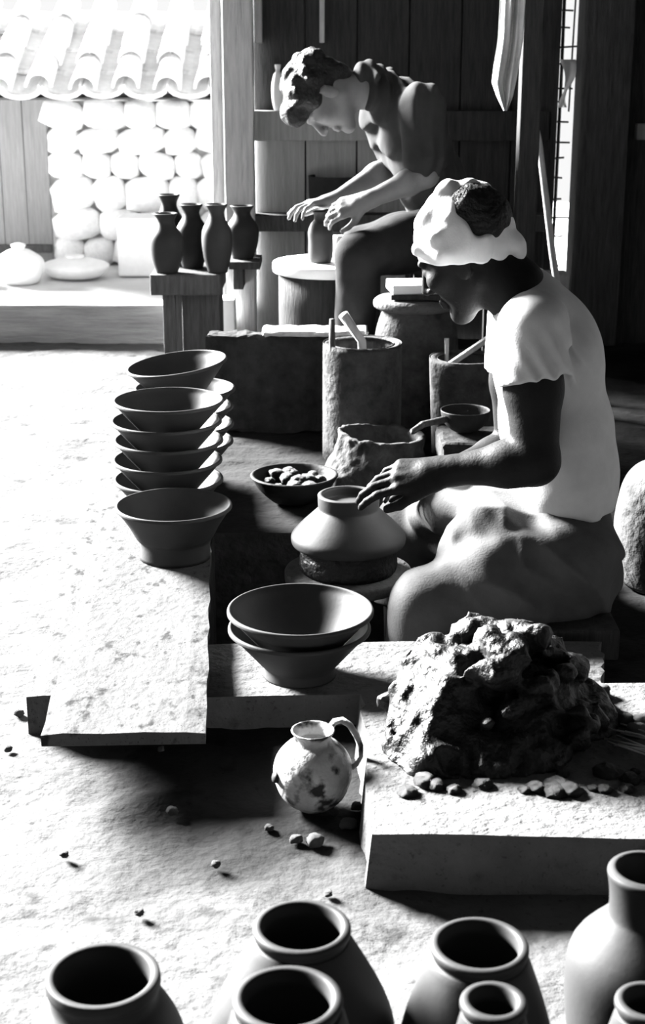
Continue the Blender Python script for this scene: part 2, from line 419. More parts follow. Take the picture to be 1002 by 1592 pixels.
# door post and jamb
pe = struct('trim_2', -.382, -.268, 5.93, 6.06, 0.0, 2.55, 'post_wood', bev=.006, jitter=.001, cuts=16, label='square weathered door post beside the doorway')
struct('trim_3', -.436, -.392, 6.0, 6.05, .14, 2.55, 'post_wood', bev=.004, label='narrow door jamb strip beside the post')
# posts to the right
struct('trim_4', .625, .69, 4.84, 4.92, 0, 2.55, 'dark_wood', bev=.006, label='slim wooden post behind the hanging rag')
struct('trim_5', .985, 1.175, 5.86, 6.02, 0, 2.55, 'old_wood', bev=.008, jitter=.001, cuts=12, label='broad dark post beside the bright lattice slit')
wr = empty('wall_side', (1.4, 6.0, 0)); tag(wr, 'dark side wall boards past the broad post', kind='structure')
for k in range(3): box('plank', 1.18 + .2 * k, 1.374 + .2 * k, 5.97, 6.0, -.06, 2.55, 'dark_wood', wr, .003)
box('rail', 1.22, 1.8, 5.92, 5.97, .80, .86, 'panel_wood', wr, .004)
# lattice slit with daylight behind
lat = empty('bamboo_lattice', (.97, 6.05, .1)); tag(lat, 'thin bamboo lattice in the bright slit beside the broad post', 'lattice')
tube('upright', [(.935, 6.06, 0), (.938, 6.06, 1.0), (.93, 6.06, 2.5)], .007, 'dark_wood', lat, 6)
tube('upright', [(.975, 6.07, .9), (.985, 6.07, 1.6)], .004, 'dark_wood', lat, 6)
for k in range(20):
    z = .28 + k * .072 + random.uniform(-.012, .012); l_ = random.uniform(.05, .1)
    tube('crosspiece', [(.90, 6.05, z), (.90 + l_, 6.05, z + random.uniform(-.006, .006))], .0042, 'dark_wood', lat, 6)
box('bottom_board', .90, 1.04, 6.03, 6.12, 0, .16, 'dark_wood', lat, .003)
box('side_board', .893, .925, 6.03, 6.07, 0, 2.5, 'dark_wood', lat, .003)

# ---- shed across the yard: boards, stone wall, tiled eave
SY = 11.3
shed = empty('wall_shed', (-1.5, SY, YZ)); tag(shed, 'whitish stone wall of the shed across the yard', kind='structure')
box('backing', -2.2, 1.2, SY + .12, SY + .3, YZ, .95, 'mortar', shed, 0)
def rock_mesh(seed, n=2):
    bm = bmesh.new(); bmesh.ops.create_icosphere(bm, subdivisions=n, radius=1)
    for v in bm.verts:
        c = v.co; v.co = c * (1 + .22 * float(fbm(np.array(c.x * 1.3 + seed * 7), np.array(c.y * 1.3), np.array(c.z * 1.3), 3, seed)))
        v.co.x = max(-.78, min(.78, v.co.x)) ; v.co.z = max(-.78, min(.78, v.co.z))
    me = bpy.data.meshes.new('stone'); bm.to_mesh(me); bm.free(); me.materials.append(MATS['stone'])
    me.polygons.foreach_set('use_smooth', [True] * len(me.polygons)); return me
rocks = [rock_mesh(s) for s in range(6)]
zz = YZ
while zz < .88:
    hh = random.uniform(.16, .24); xx = -2.05 + random.uniform(-.05, .02)
    while xx < .1:
        ww = random.uniform(.2, .36)
        o = bpy.data.objects.new('stone', random.choice(rocks)); COL.objects.link(o); o.parent = shed
        o.location = Vector((xx + ww / 2, SY + .08 + random.uniform(-.03, .02), zz + hh / 2)) - shed.location
        o.scale = (ww * .66, .13, hh * .68); o.rotation_euler = (0, random.uniform(-.25, .25), 0); xx += ww
    zz += hh
gate = empty('door_1', (-2.4, SY, YZ)); tag(gate, 'shaded plank door in the shed wall across the yard', kind='structure')
for k in range(7): box('plank', -3.3 + .18 * k, -3.125 + .18 * k, SY + .02, SY + .06, YZ + .02, .92, 'gate_wood', gate, .004)
box('ledge', -3.3, -2.05, SY - .01, SY + .02, YZ + .1, YZ + .16, 'old_wood', gate, .004)
roof = empty('roof_shed', (-1.5, SY - .2, .9)); tag(roof, 'bright tiled eave of the shed across the yard', kind='structure')
sl = R(22); d = Vector((0, math.cos(sl), math.sin(sl)))
def half_tile(r, l, name):
    V = []; n = 10
    for e, rr in ((0, r), (l, r * .86)):
        for q in (rr, rr * .82):
            for j in range(n + 1): a = math.pi * j / n; V.append(Vector((math.cos(a) * q, 0, math.sin(a) * q)) + d * e)
    Fc = []; m = n + 1
    for j in range(n):
        Fc += [(j, j + 1, 2 * m + j + 1, 2 * m + j), (m + j, 3 * m + j, 3 * m + j + 1, m + j + 1), (j, m + j, m + j + 1, j + 1), (2 * m + j, 2 * m + j + 1, 3 * m + j + 1, 3 * m + j)]
    me = bpy.data.meshes.new(name); me.from_pydata([tuple(v) for v in V], [], Fc); me.materials.append(MATS['roof_tile']); return me
ht = half_tile(.10, .42, 'cover_tile')
def pan_tile(l):
    V = []; n = 8
    for e, dz in ((0, -.0), (l, -.02)):
        for q in (0, -.03):
            for j in range(n + 1): a = math.pi * (1 + j / n); V.append(Vector((math.cos(a) * .16, 0, math.sin(a) * .075 + q + dz)) + d * e)
    m = n + 1; Fc = []
    for j in range(n): Fc += [(j, 2 * m + j, 2 * m + j + 1, j + 1), (m + j, m + j + 1, 3 * m + j + 1, 3 * m + j), (j, j + 1, m + j + 1, m + j)]
    me = bpy.data.meshes.new('pan_tile'); me.from_pydata([tuple(v) for v in V], [], Fc); me.materials.append(MATS['roof_tile']); return me
pt = pan_tile(.45)
for c in range(13):
    for r_ in range(4):
        for me, nm, dx, dz in ((ht, 'cover_tile', 0, .0), (pt, 'pan_tile', .15, .03)):
            o = bpy.data.objects.new(nm, me); COL.objects.link(o); o.parent = roof
            p = Vector((-3.5 + .3 * c + dx + random.uniform(-.012, .012), SY - .42, .86 + dz + random.uniform(-.01, .01))) + d * .38 * r_ + Vector((0, 0, .015 * (r_ % 2)))
            o.location = p - roof.location
box('deck', -3.7, .7, SY - .36, SY + 1.5, .78, .795, 'old_wood', roof, 0)
bpy.data.objects[roof.children[-1].name].rotation_euler = (sl, 0, 0)
# white things in the sun along the shed
def white_jar(x, y, h, r):
    o = lathe_obj('white_jar', [(0, 0), (r * .7, 0), (r, h * .35), (r * .95, h * .6), (r * .5, h * .8), (r * .25, h * .85), (r * .3, h * .95), (0, h)], 'white_ware', None, (x, y, YZ + .01), 24)
    return o
tag(white_jar(-2.55, SY - .9, .30, .14), 'white jar by the plank door, cut by the frame edge', 'jar', 'white jars in the yard')
tag(white_jar(-2.12, SY - .9, .28, .17), 'white lidded jar by the plank door, with a round knob', 'jar', 'white jars in the yard')
tag(white_jar(-1.78, SY - .6, .16, .24), 'low white domed jar at the foot of the stone wall', 'jar', 'white jars in the yard')
tag(box('white_block', -1.48, -1.06, SY - .55, SY - .2, YZ, YZ + .42, 'white_ware', None, .02), 'square white block standing against the stone wall', 'block')

# ================================================================== LEFT: planks and bowls
def quad_plank(name, corners, z0, z1, mat, n=26, jit=.0025, parent=None, flare=0):
    """long plank: corners near-left, near-right, far-right, far-left"""
    a, b, c, d_ = [Vector((p[0], p[1], 0)) for p in corners]; m = 9; org = (a + b + c + d_) / 4; org.z = z0
    V = []; Fc = []
    for i in range(n + 1):
        t = i / n; l = a.lerp(d_, t); r = b.lerp(c, t)
        ej = random.uniform(-1, 1) * jit; ek = random.uniform(-1, 1) * jit
        for lay in (1, 0):
            for j in range(m):
                p = l.lerp(r, j / (m - 1)); 
                if j == 0: p.x += ej
                if j == m - 1: p.x += ek
                if not lay and j == 0: p.x -= flare
                p.z = (z1 if lay else z0) - z0 + (.0025 * float(fbm(np.array(p.x * 14), np.array(p.y * 5), np.array(0.), 3, 4)) if lay else 0) - (.003 if lay and j in (0, m - 1) else 0)
                V.append(p - Vector((org.x, org.y, 0)))
    L_ = 2 * m
    for i in range(n):
        for j in range(m - 1):
            Fc.append((i * L_ + j, i * L_ + j + 1, (i + 1) * L_ + j + 1, (i + 1) * L_ + j)); Fc.append((i * L_ + m + j, (i + 1) * L_ + m + j, (i + 1) * L_ + m + j + 1, i * L_ + m + j + 1))
        Fc.append((i * L_, (i + 1) * L_, (i + 1) * L_ + m, i * L_ + m)); Fc.append((i * L_ + m - 1, i * L_ + L_ - 1, (i + 1) * L_ + L_ - 1, (i + 1) * L_ + m - 1))
    for i in (0, n):
        q = tuple(i * L_ + j for j in range(m)) + tuple(i * L_ + m + j for j in range(m - 1, -1, -1)); Fc.append(q[::-1] if i == 0 else q)
    o = mesh_obj(name, V, Fc, mat, parent, org, False); return o
PT = .092                                                     # top of the drying plank
tag(quad_plank('drying_plank', [(-.452, 2.165), (-.188, 2.175), (-.305, 4.0), (-.572, 4.0)], .070, PT, 'pale_plank', 36), 'wide pale plank with stacked bowls on its far end', 'plank')
tag(quad_plank('bearer_timber', [(-.512, 2.36), (-.30, 2.36), (-.36, 4.05), (-.625, 4.05)], -.01, .070, 'pale_plank', 20, .004), 'thick pale timber lying under the drying plank', 'timber')

def bowl_profile(r, h, foot=.5, fh=.18):
    t = .009
    return [(0, .012), (r * foot - .012, .010), (r * foot - .012, .010), (r * foot - .010, 0), (r * foot - .010, 0), (r * foot, 0), (r * foot, 0), (r * foot * .97, h * fh), (r * foot * 1.08, h * (fh + .1)),
            (r * .80, h * .66), (r * .95, h * .90), (r * .985, h * .95), (r * 1.005, h - .006), (r * .998, h), (r * .962, h + .001), (r * .93, h - .007),
            (r * .86, h * .82), (r * .70, h * .56), (r * foot * .9, h * .33), (r * .25, h * .25), (0, h * .24)]
B_ME = None
def bowl(x, y, z, label, group, r=.1265, h=.098, foot=.5, tilt=(0, 0), mat='clay_pot', fh=.18):
    o = lathe_obj('clay_bowl', bowl_profile(r, h, foot, fh), mat, None, (x, y, z), 72, 4)
    o.rotation_euler = (tilt[0], tilt[1], random.uniform(0, 6)) if tilt == (0, 0) else (tilt[0], tilt[1], 0)
    return tag(o, label, 'bowl', group)
bowl(*at(269, 757, 3.035)[:2], PT, 'single wide clay bowl at the front of the drying plank', 'bowls on the drying plank', .1245, .118, .62, mat='clay_pot', fh=.3)
xs_, ys_ = at(259, 621, 3.31)[:2]
names = ['lowest', 'second lowest', 'middle', 'second from the top', 'topmost']
for k in range(5):
    bowl(xs_ + random.uniform(-.004, .004), ys_ + random.uniform(-.003, .003), PT + k * .0465, names[k] + ' clay bowl in the nearer stack on the drying plank', 'bowls on the drying plank', .1265 * (1 - .004 * (k % 3)))
xs_, ys_ = at(283, 580, 3.66)[:2]
for k in range(5):
    bowl(xs_ + random.uniform(-.006, .006), ys_ + random.uniform(-.004, .004), PT + k * .0455 + (.018 if k == 4 else 0), names[k] + ' clay bowl in the farther stack on the drying plank', 'bowls on the drying plank', .1265, tilt=(R(2), R(-7)) if k == 4 else (0, 0))

# ================================================================== MIDDLE: slab, wheel, front bowls
SLZ = .05
tag(quad_plank('work_slab', [(-.215, 2.40), (.50, 2.42), (.54, 2.66), (-.225, 2.645)], -.02, SLZ, 'pale_slab', 12, .006), 'pale slab board in front of the wheel pit, bowls on its end', 'slab')
fb = at(465, 950, 2.50)
bowl(fb.x, fb.y, SLZ, 'lower of the two nested clay bowls on the work slab', 'bowls on the work slab', .129, .095, .52)
bowl(fb.x + .002, fb.y - .004, SLZ + .034, 'upper of the two nested clay bowls on the work slab', 'bowls on the work slab', .132, .096, .52)

wc = at(541, 885, 2.95); WX, WY, WZ = wc.x, wc.y, wc.z
wheel = empty('pottery_wheel', (WX, WY, PD)); tag(wheel, "low pottery wheel in the pit before the seated potter", 'pottery wheel')
lathe_obj('wheel_head', [(0, -.03), (.12, -.03), (.12, -.03), (.134, -.022), (.134, -.022), (.135, -.004), (.132, 0), (.132, 0), (0, 0)], 'pale_slab', wheel, (0, 0, WZ - PD), 64, 2)
lathe_obj('shaft', [(0, .08), (.03, .08), (.03, .08), (.028, .3), (.028, .3), (.03, WZ - PD - .028), (0, WZ - PD - .028)], 'old_wood', wheel, (0, 0, 0), 20, 2)
lathe_obj('flywheel', [(0, .035), (.2, .035), (.2, .035), (.22, .045), (.22, .085), (.2, .095), (.2, .095), (0, .095)], 'old_wood', wheel, (0, 0, 0), 48, 2)
lathe_obj('pivot', [(0, 0), (.05, 0), (.05, 0), (.03, .036), (0, .036)], 'old_wood', wheel, (0, 0, 0), 20, 2)
# chuck and the inverted bowl being trimmed
tag(lathe_obj('clay_chuck', [(0, 0), (.098, 0), (.098, 0), (.104, .012), (.100, .05), (.094, .062), (.094, .062), (.07, .063), (.07, .063), (.068, .03), (0, .03)], 'wet_clay', None, (WX, WY, WZ), 56, 3), 'dark clay ring on the wheel under the upturned bowl', 'clay ring')
tb = lathe_obj('upturned_bowl', [(0, .02), (.05, .025), (.095, .004), (.109, -.006), (.109, -.006), (.117, -.004), (.1205, .004), (.119, .016), (.104, .034), (.084, .053), (.068, .068), (.0635, .073), (.0635, .073), (.0645, .096), (.064, .102), (.058, .104), (.0535, .101), (.0535, .101), (.0525, .084), (.0525, .084), (.02, .0865), (0, .087)],
               'clay_pot', None, (WX, WY, WZ + .063), 72, 4)
tag(tb, 'upturned clay bowl with raised foot ring on the wheel', 'bowl')
# low board the potter sits on
tag(box('seat_board', .305, .585, 2.70, 3.22, -.01, .055, 'dark_wood', None, .006), 'low dark board under the seated potter', 'board')

# ================================================================== SEATED POTTER
pb = at(890, 900, 2.92)
man = empty('person', (pb.x, pb.y, .055)); tag(man, 'seated potter in pale T-shirt and white headscarf reaching to the wheel', 'person')
Sl, El, Wl = at(826, 512, 2.79), at(832, 716, 2.74), at(692, 733, 2.78)
Sr, Er, Wr = at(803, 500, 3.12), at(800, 700, 3.18), at(690, 738, 3.06)
Kl, Kr = at(664, 938, 2.77), at(632, 812, 3.24)
Hl, Hr = at(885, 868, 2.82), at(870, 840, 3.02)
hc = at(727, 398, 2.96)
HUP, HFW = Vector((-.50, .08, .86)), Vector((-.76, .40, -.50))
Al, Ar = Vector((Kl.x - .03, Kl.y + .02, -.215)), Vector((Kr.x - .02, Kr.y - .06, -.215))
B = Solid((-.02, 2.55, PD), (.72, 3.45, .97), .004)
hp = head_prims(B, hc, HUP, HFW, .98)
B.chain([hp(0, -.03, -.03), hp(0, -.055, -.10), at(812, 470, 2.95)], [.056, .055, .062], .03)
for s_, e_, w_ in ((Sl, El, Wl), (Sr, Er, Wr)):
    B.chain([s_, s_.lerp(e_, .45), e_], [.056, .0545, .043], .02); B.ell(e_ + Vector((-.006, 0, -.002)), (.045, .042, .044), None, .02)
    B.chain([e_, e_.lerp(w_, .3), w_], [.042, .044, .0265], .02)
hand_prims(B, Wl, (-.99, .02, -.12), (.05, -.55, .83), -1, s=1.05, curls=[(12, 22, 16), (16, 26, 20), (22, 30, 22), (28, 30, 22)], spread=.04, thumb=(1.6, -.25))
hand_prims(B, Wr, (-.97, -.12, -.18), (.05, .5, .85), 1, s=1.0, curls=[(14, 22, 16)] * 4, spread=.03, thumb=(1.8, -.15))
# trunk and legs inside the clothes, bare feet in the pit
B.chain([at(840, 520, 2.95), at(866, 650, 2.95), at(885, 800, 2.93)], [.075, .075, .08], .03, ys=1.3)
for h_, k_, a_ in ((Hl, Kl, Al), (Hr, Kr, Ar)):
    B.chain([h_, k_], [.065, .05], .02); B.chain([k_, k_.lerp(a_, .35), a_], [.045, .048, .03], .02)
    B.chain([a_ + Vector((.03, 0, -.04)), a_ + Vector((-.07, 0, -.055)), a_ + Vector((-.14, 0, -.07))], [.034, .032, .02], .02)
B.obj('body', 'skin', man)

def ridge(x, y, z, sx, sy, sz, s=0):
    return 1 - np.abs(fbm(x * sx, y * sy, z * sz, 2, s)) * 2
# shirt
T = Solid((.26, 2.60, .10), (.74, 3.32, .82), .0045)
up_arm = (El - Sl).normalized()
T.chain([at(838, 500, 2.95), at(846, 570, 2.95), at(864, 660, 2.95), at(874, 735, 2.94), at(880, 800, 2.93)], [.078, .100, .108, .106, .100], .03, ys=1.42)
T.ell(at(822, 470, 2.96), (.062, .13, .05), None, .04)
T.ell(at(880, 545, 2.95), (.065, .12, .10), None, .04)
T.cap(at(812, 462, 2.95), at(790, 450, 2.95), .066, .060, .02, clip=[(at(800, 452, 2.95), (-.75, 0, .62))])
for s_, e_, yy_ in ((Sl, El, -1), (Sr, Er, 1)):
    u = (e_ - s_).normalized(); hem = s_ + u * .098
    T.cap(s_ + Vector((.004, 0, .004)), s_ + u * .16, .070, .074, .035, clip=[(hem, u + Vector((.12, 0, 0)))])
T.plane(at(875, 782, 2.93), (.04, 0, -1))
def shirt_folds(x, y, z):
    near = np.exp(-((x - Sl.x - .05) ** 2 + (z - Sl.z + .055) ** 2) / (.055 ** 2))
    w1 = np.sin(((x - Sl.x) * .8 + (z - Sl.z) * .55) * 210 + 2.5 * vnoise(x * 14, y * 14, z * 14, 3)) * near * .006
    hem = np.exp(-np.maximum(z - .20, 0) / .05) * .005 * np.sin(x * 70 + y * 60 + z * 50)
    return w1 + hem + .0045 * fbm(x * 9, y * 7, z * 14, 2, 8)
T.displace(shirt_folds)
T.obj('shirt', 'shirt_cloth', man)
# trousers
Q = Solid((.0, 2.58, -.26), (.76, 3.45, .34), .0055)
Q.cap(at(880, 815, 2.92), at(884, 880, 2.92), .092, .10, .03, ys=1.35)
Q.ell(at(868, 910, 2.90), (.11, .16, .065), None, .03)
for h_, k_, a_, n_ in ((Hl, Kl, Al, 1), (Hr, Kr, Ar, 0)):
    Q.chain([h_, h_.lerp(k_, .5), k_], [.108, .094, .070], .03)
    Q.chain([k_ + Vector((-.005, 0, -.005)), k_.lerp(a_, .55)], [.072, .070], .02, clip=[(k_.lerp(a_, .55), (0, 0, -1))])
Q.chain([at(845, 800, 2.86), at(760, 815, 2.85), at(705, 850, 2.84)], [.05, .045, .03], .04)       # cloth bunched in the lap
Q.chain([at(790, 790, 2.95), at(730, 790, 3.02)], [.05, .05], .04); Q.chain([at(770, 785, 2.92), at(705, 790, 3.0), at(660, 800, 3.12)], [.05, .045, .04], .04)
Q.chain([at(790, 940, 2.78), at(690, 965, 2.76)], [.055, .04], .05)
Q.plane(at(900, 770, 2.92), (.0, 0, 1))
def trouser_folds(x, y, z):
    a = (x - Hl.x) * .55 + (z - Hl.z) * 1.0
    lap = np.exp(-((x - .33) ** 2 + (z - .20) ** 2) / (.13 ** 2))
    f1 = (1 - 2.2 * np.abs(fbm(x * 11 - z * 5, y * 5, z * 10 + x * 5, 2, 5))) * -.012 * lap
    u = x * .75 - z * .65; v = x * .65 + z * .75
    f2 = (np.abs(fbm(u * 4, y * 5, v * 15, 2, 31)) * 2.4 - .7) * .013 * np.clip((x - .2) / .15, .1, 1)
    return f1 + f2 + .006 * fbm(x * 7 + z * 9, y * 7, z * 6 - x * 4, 3, 12)
Q.displace(trouser_folds)
Q.obj('trousers', 'trouser_cloth', man)
# headscarf: cloth wound round the head, knot behind, hair showing in the opening
X_, Y_, Z_ = frame(HUP, HFW); hrot = [list(X_), list(Y_), list(Z_)]
H = Solid(tuple(hc - Vector((.2, .2, .16))), tuple(hc + Vector((.2, .2, .24))), .004)
H.ell(at(722, 370, 2.96), (.100, .100, .108), None, .01)
H.chain([at(662, 345, 2.93), at(697, 297, 2.93), at(745, 290, 2.95)], [.022, .016, .014], .02)      # folded crest
H.chain([at(652, 388, 2.92), at(690, 392, 2.885), at(745, 386, 2.885), at(795, 372, 2.92)], [.016, .017, .016, .014], .012)   # rolled band
H.ell(at(690, 374, 2.885), (.030, .016, .026), None, .005)
H.plane(at(722, 401, 2.96), (.10, 0, -1))
H.ell(at(801, 380, 2.92), (.017, .022, .021), None, .010); H.ell(at(806, 392, 2.915), (.012, .015, .015), None, .006)
# opening that shows the hair
H.chain([at(724, 312, 2.87), at(752, 345, 2.862)], [.026, .030], .004, op='sub')
def scarf_folds(x, y, z):
    a = x * HUP.x + y * HUP.y + z * HUP.z; b = x * HFW.x + z * HFW.z
    return .004 * np.sin(a * 110 + b * 80 + 5 * vnoise(x * 12, y * 12, z * 12, 2)) * (.4 + .6 * vnoise(x * 9, y * 9, z * 9, 7)) + .004 * fbm(x * 30, y * 30, z * 30, 3, 1)
H.displace(scarf_folds)
H.obj('headscarf', 'scarf_cloth', man)
Hh = Solid(tuple(hc - Vector((.16, .16, .16))), tuple(hc + Vector((.16, .16, .22))), .004)
Hh.ell(hp(0, -.022, .055), (.080, .101, .086), hrot, .01); Hh.chain([at(726, 316, 2.91), at(750, 346, 2.905)], [.030, .034], .02)
Hh.plane(hp(0, .05, 0), Y_ - Z_ * .5); Hh.plane(hp(0, 0, -.03), -Z_)
Hh.displace(lambda x, y, z: .003 * fbm(x * 50, y * 50, z * 50, 2, 4))
Hh.obj('hair', 'hair', man)

# ================================================================== YOUNG POTTER AT THE BACK
DY = .08
yb = at(690, 470, 5.03)
boy = empty('person', (yb.x, yb.y, 0)); tag(boy, 'young potter with dark wavy hair bending over the drum wheel', 'person')
def b_(x, y, Y): return at(x, y, Y + DY)
Hc = b_(506, 150, 4.92); UP2, FW2 = Vector((-.94, -.06, .26)), Vector((-.28, -.16, -.95))
Sn, En, Wn = b_(655, 165, 4.76), b_(662, 272, 4.68), b_(570, 312, 4.66)
Sf, Ef, Wf = b_(596, 140, 5.08), b_(612, 256, 5.02), b_(520, 312, 4.86)
Kn, Kf = b_(556, 398, 4.61), b_(560, 385, 5.16); Hn, Hf = b_(686, 362, 4.84), b_(686, 362, 5.04)
An = Vector((Kn.x - .012, Kn.y + .005, .09)); Af = Vector((Kf.x, Kf.y, .09))
Y = Solid((-.16, 4.45, -.01), (.62, 5.5, 1.30), .005)
yp = head_prims(Y, Hc, UP2, FW2, .98)
Y.chain([yp(0, -.03, -.04), yp(0, -.05, -.11), b_(598, 148, 4.93)], [.052, .050, .06], .03)
for s_, e_, w_ in ((Sn, En, Wn), (Sf, Ef, Wf)):
    Y.chain([s_, s_.lerp(e_, .45), e_], [.05, .047, .038], .02); Y.chain([e_, e_.lerp(w_, .3), w_], [.038, .039, .025], .02)
hand_prims(Y, Wn, (-.92, .05, -.28), (.15, -.7, .6), -1, s=.95, curls=[(22, 32, 22)] * 4, spread=.0, thumb=(.8, -.3))
hand_prims(Y, Wf, (-.97, -.12, -.10), (-.1, .1, .98), 1, s=.92, curls=[(8, 20, 15), (14, 26, 20), (20, 30, 20), (26, 30, 20)], spread=.06, thumb=(.6, -.3))
Y.chain([b_(620, 170, 4.93), b_(660, 250, 4.93), b_(690, 335, 4.93)], [.07, .07, .08], .03, ys=1.3)
for h_, k_, a_ in ((Hn, Kn, An), (Hf, Kf, Af)):
    Y.chain([h_, k_], [.06, .045], .02); Y.chain([k_, k_.lerp(a_, .35), a_], [.042, .045, .03], .02)
    Y.chain([a_ + Vector((.03, 0, -.045)), a_ + Vector((-.07, -.02, -.058)), a_ + Vector((-.14, -.03, -.07))], [.034, .03, .02], .02)
Y.obj('body', 'skin_young', boy)
# hair
X2, Y2, Z2 = frame(UP2, FW2); r2 = [list(X2), list(Y2), list(Z2)]
G = Solid(tuple(Hc - Vector((.22, .2, .2))), tuple(Hc + Vector((.2, .2, .2))), .005)
G.ell(yp(0, -.022, .058), (.088, .108, .088), r2, .02); G.ell(yp(0, -.085, -.01), (.06, .035, .06), r2, .02)
G.ell(yp(0, .075, .095), (.062, .045, .04), r2, .02); G.ell(yp(-.03, .085, .075), (.03, .04, .03), r2, .02); G.ell(yp(-.07, .03, .05), (.02, .025, .035), r2, .02)
G.ell(yp(0, .10, -.04), (.062, .052, .085), r2, .004, 'sub')
for q in (-1, 1): G.ell(yp(q * .1, .0, -.015), (.04, .04, .05), r2, .01, 'sub')
for k in range(46):
    th = random.uniform(0, 2 * math.pi); zc = random.uniform(.01, 1); rr = math.sqrt(1 - zc * zc)
    p = (math.cos(th) * rr * .088, -.02 + math.sin(th) * rr * .108, .058 + zc * .085)
    G.ell(yp(*p), (.019, .019, .016), r2, .01)
G.displace(lambda x, y, z: .006 * fbm(x * 38, y * 38, z * 38, 3, 4))
G.obj('hair', 'hair', boy)
# shirt
T2 = Solid((-.02, 4.5, .45), (.66, 5.5, 1.28), .0055)
T2.chain([b_(612, 160, 4.93), b_(642, 215, 4.93), b_(672, 285, 4.93), b_(690, 350, 4.93)], [.082, .105, .108, .10], .03, ys=1.45)
T2.ell(b_(648, 172, 4.93), (.085, .2, .075), None, .05); T2.ell(b_(592, 150, 4.94), (.05, .10, .07), None, .03); T2.cap(b_(585, 128, 4.93), b_(573, 118, 4.93), .055, .050, .02)
for s_, e_ in ((Sn, En), (Sf, Ef)):
    u = (e_ - s_).normalized(); hem = s_ + u * .19
    T2.cap(s_, s_ + u * .25, .074, .066, .03, clip=[(hem, u)])
    T2.cap(hem - u * .030, hem - u * .010, .068, .066, .003)
T2.chain([b_(584, 128, 4.98), b_(588, 185, 5.0), b_(610, 250, 4.98)], [.046, .056, .034], .03)      # shirt front hanging loose
T2.chain([b_(588, 120, 4.86), b_(574, 108, 4.93), b_(580, 118, 5.02)], [.014, .015, .014], .008)   # collar
T2.displace(lambda x, y, z: .008 * np.sin(x * 130 - z * 30 + y * 40 + 4 * vnoise(x * 8, y * 8, z * 5, 3)) * (.55 + .45 * vnoise(x * 7, y * 7, z * 7, 9)) + .005 * fbm(x * 16, y * 14, z * 9, 3, 6))
T2.obj('shirt', 'work_shirt', boy)
Q2 = Solid((-.02, 4.45, .02), (.66, 5.5, .82), .0055)
Q2.cap(b_(690, 340, 4.93), b_(694, 385, 4.93), .10, .115, .03, ys=1.35)
for h_, k_, a_ in ((Hn, Kn, An), (Hf, Kf, Af)):
    Q2.chain([h_, h_.lerp(k_, .5), k_], [.10, .09, .072], .03); Q2.chain([k_, k_.lerp(a_, .85)], [.07, .062], .02, clip=[(k_.lerp(a_, .85), (0, 0, -1))])
Q2.displace(lambda x, y, z: .006 * fbm(x * 9, y * 9, z * 12, 3, 21))
Q2.obj('trousers', 'dark_cloth', boy)
SZ = .475
st = empty('low_stool', (Hn.x + .05, 5.02, 0)); tag(st, 'low wooden stool under the young potter', 'stool')
box('seat', Hn.x - .11, Hn.x + .2, 4.86, 5.18, SZ - .04, SZ, 'dark_wood', st)
for a in (-.09, .17):
    for b in (4.89, 5.13): box('leg', Hn.x + a, Hn.x + a + .035, b, b + .035, 0, SZ - .04, 'dark_wood', st)

# ---- drum wheel
dc = b_(512, 405, 4.86)
dw = empty('drum_wheel', (dc.x, dc.y, 0)); tag(dw, 'drum-shaped wheel with a pale round top before the young potter', 'pottery wheel')
lathe_obj('wheel_head', [(0, 0), (.18, 0), (.18, 0), (.189, .006), (.19, .03), (.186, .036), (.186, .036), (0, .038)], 'white_ware', dw, (0, 0, dc.z - .038), 64, 2)
lathe_obj('drum', [(0, 0), (.165, 0), (.165, 0), (.17, .2), (.17, dc.z - .04), (.17, dc.z - .04), (0, dc.z - .04)], 'dark_wood', dw, (0, 0, 0), 48, 2)
pc = at(498, 404, dc.y - .04)
tag(lathe_obj('clay_bottle', [(0, 0), (.034, 0), (.034, 0), (.040, .02), (.040, .07), (.041, .10), (.032, .125), (.022, .138), (.022, .155), (.026, .165), (.020, .165), (.018, .14), (0, .13)], 'clay_pot', None, (pc.x, pc.y, dc.z), 40, 4), 'small clay bottle on the drum wheel under the young potter\'s hands', 'bottle')
# clay rag heap beside the bottle
rg = at(534, 400, dc.y + .05)
Rg = Solid((rg.x - .08, rg.y - .08, dc.z - .01), (rg.x + .08, rg.y + .08, dc.z + .10), .005)
Rg.ell((rg.x, rg.y, dc.z + .03), (.05, .045, .034)); Rg.ell((rg.x - .02, rg.y, dc.z + .05), (.03, .03, .03)); Rg.displace(lambda x, y, z: .012 * fbm(x * 40, y * 40, z * 40, 3, 2)); Rg.plane((0, 0, dc.z), (0, 0, -1))
rgo = Rg.obj('wet_rag', 'rag_cloth'); tag(rgo, 'crumpled pale rag on the drum wheel behind the bottle', 'rag')
# dark basin on the wall ledge behind the hands
bs = at(520, 322, 6.02); tag(lathe_obj('dark_basin', [(0, 0), (.07, 0), (.07, 0), (.10, .05), (.105, .14), (.105, .15), (.098, .15), (.095, .14), (.09, .05), (0, .02)], 'dark_ware', None, (bs.x, 5.94 + .085, .505), 40, 3), 'dark round basin on the wall ledge behind the hands', 'basin')
wv = at(432, 170, 6.05); tag(lathe_obj('white_vase', [(0, 0), (.016, 0), (.016, 0), (.024, .04), (.026, .09), (.018, .135), (.009, .15), (.013, .17), (.010, .175), (0, .172)], 'white_ware', None, (wv.x, 6.055, .905), 28, 3), 'slim white vase on the wall rail behind the young potter\'s hair', 'vase')
# ---- curb before the drum wheel
cb = empty('clay_curb', (-.1, 4.55, 0)); tag(cb, 'low earthen curb with a pale board edge before the drum wheel', 'curb')
box('earth_wall', -.36, .135, 4.50, 4.595, -.01, .298, 'dark_earth', cb, .012, .006, 16)
box('top_board', -.185, .14, 4.485, 4.60, .299, .314, 'pale_wood', cb, .008, .003, 12)

